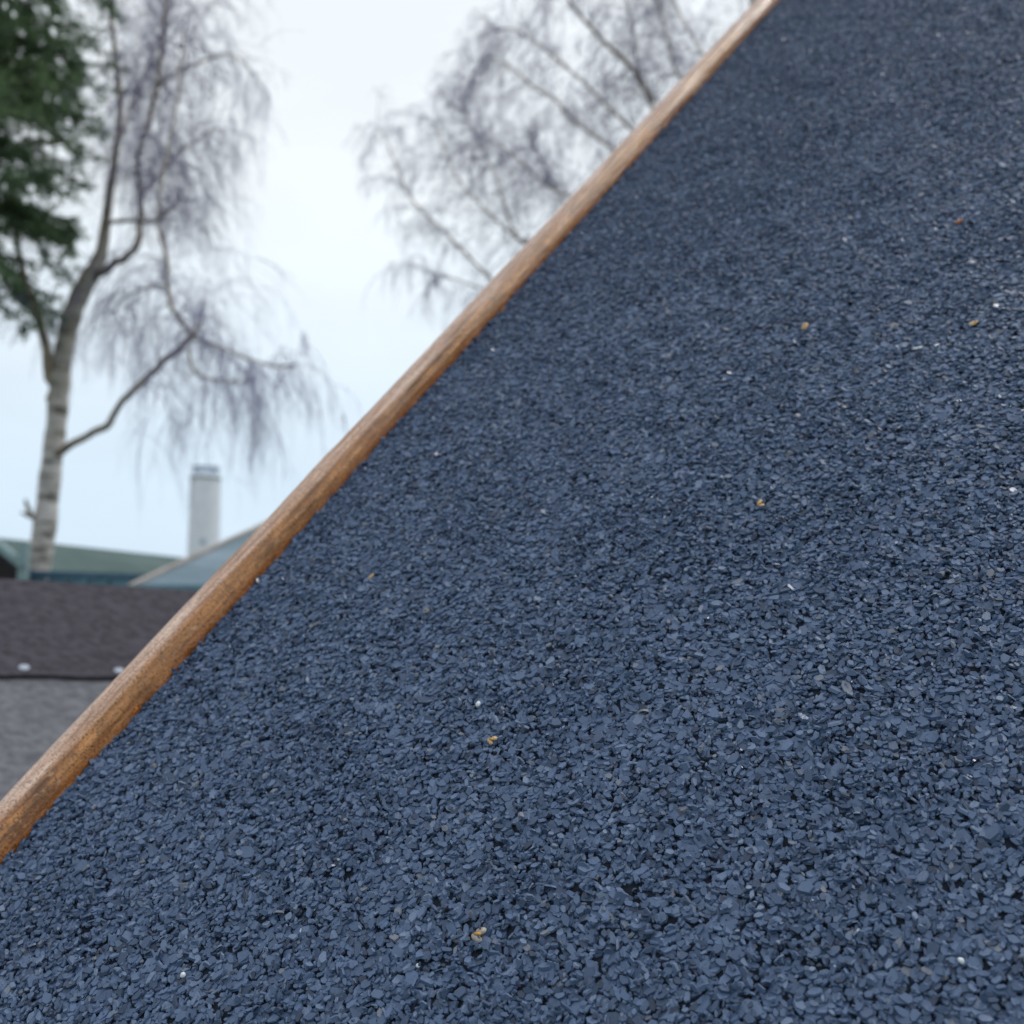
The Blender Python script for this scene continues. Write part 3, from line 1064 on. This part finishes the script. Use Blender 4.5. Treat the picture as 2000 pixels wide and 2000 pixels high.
def birch(name, D, trunk, limbs, label, seed, twigs, dens=0.9, lw=0.9):
    """trunk/limbs: (pixel x, pixel y, depth offset in m, radius in px) lists."""
    rs = np.random.default_rng(seed)
    w3 = lambda q: pix(q[0], q[1], D + q[2])
    pr = lambda q: q[3] / 2000 * (D + q[2])
    tp = [w3(q) for q in trunk]; tr = [pr(q) for q in trunk]
    foot = np.array([tp[0][0] - 0.02, tp[0][1], 0])
    root = thing(name, tuple(foot), label, "tree", "bare silver birches")
    tr = [q * 0.93 for q in tr]
    P, Rr = smooth_path([foot, foot + (tp[0] - foot) * 0.5] + tp, [tr[0] * 1.35, tr[0] * 1.12] + tr, 4)
    Rr = [q * (1 + 0.06 * math.sin(i * 2.1)) for i, q in enumerate(Rr)]
    m = MB(); m.tube(P, Rr, 12)
    m.build("trunk", M_BIRCH, root, True)
    crown = MB()
    stems = [(tp, tr, twigs.get('trunk', (0, 0, 0, 0)))]
    for li, lim in enumerate(limbs):
        lp = [w3(q) for q in lim['pts']]; lr = [pr(q) * lw for q in lim['pts']]
        P, Rr = smooth_path(lp, lr, 3)
        P = [q + rs.normal(0, 1, 3) * min(0.22 * w_, 0.008) for q, w_ in zip(P, Rr)]
        m = MB(); m.tube(P, Rr, 8)
        m.build("limb", M_LIMB, root, True)
        stems.append((lp, lr, lim.get('tw', twigs['limb'])))
    for lp, lr, (cnt, ln_, droop, start) in stems:
        if not cnt:
            continue
        P, Rr = smooth_path(lp, lr, 6)
        P = np.array(P)
        seg = np.linalg.norm(np.diff(P, axis=0), axis=1); cum = np.concatenate([[0], np.cumsum(seg)])
        tot = cum[-1]
        for k in range(int(cnt * dens * tot)):
            s = tot * (start + (1 - start) * rs.random() ** 0.85)
            i = min(np.searchsorted(cum, s), len(P) - 1); i = max(i, 1)
            t = (P[i] - P[i - 1]); t /= np.linalg.norm(t)
            side = rs.normal(0, 1, 3); side -= (side @ t) * t; side /= np.linalg.norm(side)
            d = t * rs.uniform(0.2, 1.1) + side + np.array([0, 0, 0.25])
            sprig(crown, P[i], d, ln_ * rs.uniform(0.35, 1.2), 0.0030, droop * rs.uniform(0.5, 1.5), 1, rs, 5)
        for k in range(5):
            sprig(crown, P[-1], (P[-1] - P[-2]) + rs.normal(0, 0.03, 3), ln_ * rs.uniform(0.5, 1.0), 0.0030, droop, 1, rs, 7)
    crown.build("crown", M_TWIG, root)
    return root


TD = 7.2
birch("birch_tree", TD,
      [(72, 1125, 0, 26), (86, 1040, 0, 24), (98, 930, 0, 22), (110, 830, 0, 21), (116, 760, 0, 21), (126, 680, 0, 20), (146, 600, 0, 20), (172, 545, 0, 19),
       (196, 500, .02, 14), (207, 430, .05, 10), (215, 370, .05, 9), (226, 300, .05, 7.5), (235, 217, .1, 6.5), (231, 156, .1, 6), (224, 90, .1, 5.5), (217, 18, .15, 5), (225, -90, .2, 4), (235, -220, .2, 3)],
      [dict(pts=[(113, 815, 0, 14), (102, 755, -.02, 12.5), (91, 700, -.05, 11), (78, 630, -.1, 9), (58, 570, -.2, 7.5), (44, 530, -.25, 6.5), (30, 450, -.3, 5), (20, 330, -.4, 4)], tw=(26, .5, .9, .3)),
       dict(pts=[(84, 1022, 0, 9), (62, 1008, -.06, 6), (54, 990, -.1, 4.5), (50, 975, -.12, 3)], tw=(0, 0, 0, 0)),
       dict(pts=[(62, 1008, -.06, 5), (50, 1006, -.1, 3.5), (41, 1000, -.12, 2.5)], tw=(0, 0, 0, 0)),
       dict(pts=[(180, 545, 0, 10), (225, 513, -.1, 8.5), (262, 488, -.2, 8), (273, 440, -.2, 6.5), (275, 384, -.25, 6), (268, 330, -.25, 5), (273, 285, -.3, 5), (290, 239, -.3, 5), (308, 160, -.3, 5), (318, 80, -.35, 4.5), (324, 0, -.4, 4), (330, -130, -.4, 3)], tw=(44, .55, .8, .2)),
       dict(pts=[(208, 436, 0, 5), (255, 430, .1, 4.5), (300, 433, .1, 4), (332, 410, .15, 3.2), (352, 384, .2, 2.5)], tw=(50, .5, 1.0, .3)),
       dict(pts=[(104, 895, 0, 10), (130, 874, -.1, 8.5), (170, 850, -.3, 7.5), (208, 834, -.45, 8), (228, 797, -.55, 7), (270, 752, -.7, 7), (320, 706, -.8, 7), (352, 680, -.85, 7), (377, 655, -.9, 6), (394, 628, -.9, 3.5)], tw=(26, .62, 1.5, .62)),
       dict(pts=[(375, 658, -.88, 5.5), (356, 630, -.85, 5.5), (336, 602, -.85, 5), (328, 560, -.8, 4.5), (326, 505, -.8, 4), (312, 455, -.8, 3.5), (312, 385, -.8, 3.2), (325, 300, -.8, 3), (345, 200, -.8, 2.5), (360, 60, -.8, 2)], tw=(44, .55, 1.0, .0)),
       dict(pts=[(378, 662, -.9, 3.4), (420, 673, -1.0, 3), (462, 692, -1.1, 2.8), (502, 706, -1.2, 2.6), (545, 717, -1.3, 2.6), (578, 712, -1.4, 1.8)], tw=(17, .45, 1.9, .3)),
       dict(pts=[(368, 680, -.88, 3.6), (378, 722, -.95, 3.4), (402, 738, -1.0, 2.8), (440, 745, -1.1, 2.2), (485, 745, -1.2, 1.8)], tw=(24, .42, 1.9, .2)),
       dict(pts=[(304, 175, -.3, 3.5), (345, 140, -.2, 3), (400, 118, 0, 2.6), (450, 105, .1, 2), (492, 140, .2, 1.6)], tw=(26, .38, 1.4, .1)),
       dict(pts=[(275, 380, -.25, 3.5), (320, 330, .1, 3), (360, 290, .3, 2.5), (420, 250, .4, 2)], tw=(44, .5, 1.2, .1)),
       dict(pts=[(330, 560, -.8, 3), (290, 560, -.6, 2.6), (240, 585, -.4, 2.2), (220, 610, -.3, 1.8)], tw=(36, .5, 1.6, .1)),
       dict(pts=[(228, 290, .05, 3.5), (260, 200, .3, 3), (300, 110, .5, 2.5), (330, 20, .6, 2)], tw=(44, .5, 1.0, .1)),
       ],
      "tall bare silver birch with a pale forked trunk beside the conifer", 3, dict(trunk=(14, .5, .9, .55), limb=(40, .5, 1.0, .15)))

birch("birch_tree", 8.0,
      [(1560, 1180, 0, 30), (1545, 900, 0, 28), (1520, 650, 0, 25), (1490, 480, 0, 20), (1470, 330, 0, 15), (1462, 180, 0, 11), (1470, 20, 0, 8), (1480, -160, 0, 5)],
      [dict(pts=[(1535, 820, 0, 10), (1330, 720, -.3, 8), (1130, 640, -.4, 7), (1010, 590, -.5, 5), (960, 545, -.5, 4.2), (915, 500, -.5, 3.6), (870, 455, -.5, 3), (830, 418, -.5, 2.8), (797, 380, -.5, 2.6), (786, 352, -.5, 2.3), (765, 300, -.55, 2), (752, 268, -.6, 1.6), (736, 248, -.6, 1.2)], tw=(13, .36, .8, .62)),
       dict(pts=[(1530, 760, 0, 9), (1380, 650, 0, 7), (1200, 560, .1, 5.5), (1090, 520, .1, 4), (1030, 482, .1, 3.2), (970, 430, .1, 3), (920, 380, .1, 2.6), (888, 338, .1, 2.2), (868, 290, .1, 1.8), (850, 250, .1, 1.5)], tw=(16, .4, .6, .6)),
       dict(pts=[(1520, 680, 0, 9), (1330, 580, -.2, 6), (1160, 510, -.3, 4.6), (1060, 478, -.3, 3.6), (1010, 465, -.3, 3.8), (985, 400, -.35, 2.4), (968, 345, -.4, 2.2), (940, 290, -.4, 1.8), (900, 200, -.4, 1.5)], tw=(26, .42, .7, .55)),
       dict(pts=[(1500, 520, 0, 10), (1350, 400, .3, 7), (1230, 310, .4, 4.6), (1190, 285, .4, 4), (1150, 258, .4, 3.6), (1108, 224, .4, 3.2), (1088, 198, .4, 2.8), (1040, 168, .4, 2.6), (1005, 138, .4, 2.2), (960, 110, .4, 1.7), (920, 120, .4, 1.4)], tw=(30, .42, 1.1, .45)),
       dict(pts=[(1485, 450, 0, 9), (1380, 330, -.2, 7), (1290, 235, -.3, 6), (1262, 180, -.3, 5.5), (1225, 120, -.35, 6.5), (1190, 92, -.35, 5.5), (1155, 55, -.4, 4.5), (1118, 10, -.4, 4), (1080, -60, -.4, 3)], tw=(32, .46, 1.0, .4)),
       dict(pts=[(1475, 380, 0, 8), (1370, 270, .2, 5), (1285, 200, .3, 4), (1258, 165, .3, 4), (1244, 118, .3, 3.6), (1235, 60, .3, 3), (1222, -10, .3, 2.6), (1215, -120, .3, 2)], tw=(40, .45, .9, .4)),
       dict(pts=[(1468, 300, 0, 7), (1380, 220, -.2, 4), (1322, 142, -.3, 3), (1305, 80, -.3, 2.6), (1288, 10, -.3, 2.2), (1270, -100, -.3, 1.8)], tw=(44, .42, .9, .35)),
       dict(pts=[(1464, 210, 0, 6), (1400, 140, 0, 3.2), (1362, 90, 0, 2.8), (1338, 45, 0, 2.4), (1312, -10, 0, 2), (1290, -90, 0, 1.6)], tw=(48, .42, .9, .25)),
       dict(pts=[(1500, 560, 0, 8), (1340, 480, -.5, 5), (1200, 420, -.6, 4), (1120, 390, -.6, 3.4), (1060, 355, -.6, 2.8), (1000, 300, -.6, 2.2), (950, 270, -.6, 1.6)], tw=(36, .4, 1.1, .5)),
       dict(pts=[(1515, 640, 0, 8), (1300, 520, .5, 5), (1150, 450, .6, 3.6), (1100, 395, .6, 3), (1065, 330, .6, 2.4), (1030, 260, .6, 2)], tw=(34, .42, .8, .5)),
       dict(pts=[(1490, 470, 0, 8), (1330, 350, .6, 5), (1180, 200, .7, 3.6), (1080, 110, .7, 2.8), (1010, 60, .7, 2), (960, 60, .7, 1.5)], tw=(34, .45, 1.1, .4)),
       dict(pts=[(1525, 720, 0, 8), (1200, 640, -.8, 5), (1000, 580, -.9, 3.6), (930, 560, -.9, 2.6), (870, 540, -.9, 2), (830, 530, -.9, 1.5)], tw=(12, .34, 1.3, .7)),
       dict(pts=[(1500, 520, 0, 9), (1620, 380, .2, 7), (1740, 270, .3, 5), (1830, 130, .4, 3.5), (1900, 20, .5, 2)], tw=(10, .5, .9, .3)),
       dict(pts=[(1475, 360, 0, 8), (1560, 200, -.3, 6), (1640, 60, -.4, 4), (1690, -80, -.5, 2.5)], tw=(12, .5, .9, .3)),
       ],
      "bare silver birch whose limbs rise from behind the brown batten", 5, dict(trunk=(16, .5, .9, .7), limb=(34, .45, .9, .3)), 0.78, 0.72)

# ------------------------------------------------------------------ conifer at the left edge
CD = 6.4
rs = np.random.default_rng(17)
ctop = pix(-170, -420, CD)
con = thing("conifer_tree", (ctop[0], CD, 0), "dense dark green conifer in front of the birch at the upper left", "tree")
m = MB()
P, Rr = smooth_path([(ctop[0] - .1, CD, 0), (ctop[0] - .05, CD, 2), (ctop[0], CD, 4.5), tuple(ctop)], [.16, .13, .09, .02], 5)
m.tube(P, Rr, 10); m.build("trunk", M_CONE_BARK, con, True)
bm_ = MB()
cent, dirs, nrm, siz, ton = [], [], [], [], []


def bough(z, az, L, dr):
    p = np.array([ctop[0], CD, z]); d = np.array([math.cos(az), math.sin(az), 0.35])
    d /= np.linalg.norm(d)
    n = 9
    path = [p]
    for i in range(n):
        d = d + np.array([0, 0, -dr]) / n + rs.normal(0, .05, 3); d /= np.linalg.norm(d)
        path.append(path[-1] + d * L / n)
    bm_.tube(path, [0.014 * (1 - .8 * i / n) for i in range(n + 1)], 4, False)
    tb = rs.normal(0.54, 0.14)
    for i in range(2, n + 1):
        for s in range(4):
            q = path[i - 1] + (path[i] - path[i - 1]) * rs.random()
            t = path[i] - path[i - 1]; t = t / np.linalg.norm(t)
            sd_ = t * .6 + rs.normal(0, .55, 3) + np.array([0, 0, -.25]); sd_ /= np.linalg.norm(sd_)
            SLn = rs.uniform(.10, .24) * (1.15 - .4 * i / n)
            ts = tb + rs.normal(0, .10)
            for k in range(34):
                f = rs.random()
                c = q + sd_ * SLn * f + rs.normal(0, .012, 3)
                cent.append(c)
                dd = sd_ * .8 + rs.normal(0, .5, 3); dirs.append(dd / np.linalg.norm(dd))
                nrm.append(rs.normal(0, 1, 3)); siz.append(rs.uniform(.026, .050)); ton.append(ts + rs.normal(0, .07) + .12 * f)


zlo = pix(0, 565, CD)[2]; zhi = pix(0, -330, CD)[2]
for k in range(178):
    z = zlo + 0.05 + (zhi - zlo) * (k + rs.random()) / 178
    az = rs.uniform(-math.pi, math.pi) if k % 4 == 0 else rs.uniform(-1.3, 1.2)
    fr = (z - zlo) / (zhi - zlo)
    L = rs.uniform(1.02, 1.44) * (1.0 if fr > .2 else .8 + fr) * (1 - .25 * max(0, fr - .7))
    bough(z, az, L, rs.uniform(.5, 1.1))
bough(pix(0, 735, CD)[2], -0.2, .50, .6)
bm_.build("boughs", M_CONE_BARK, con)
cent, dirs, nrm, siz, ton = map(np.array, (cent, dirs, nrm, siz, ton))
sv = np.cross(dirs, nrm); sv /= np.linalg.norm(sv, axis=1)[:, None]
h = siz[:, None]
q4 = np.stack([cent - dirs * h * .5, cent + sv * h * .13, cent + dirs * h * .6, cent - sv * h * .13], 1)
n = len(cent)
me = np_mesh("crown", q4.reshape(-1, 3), np.arange(4 * n), np.arange(n) * 4, M_NEEDLE, {"tone": np.repeat(np.clip(ton, 0, 1), 4)})
link("crown", me, con)
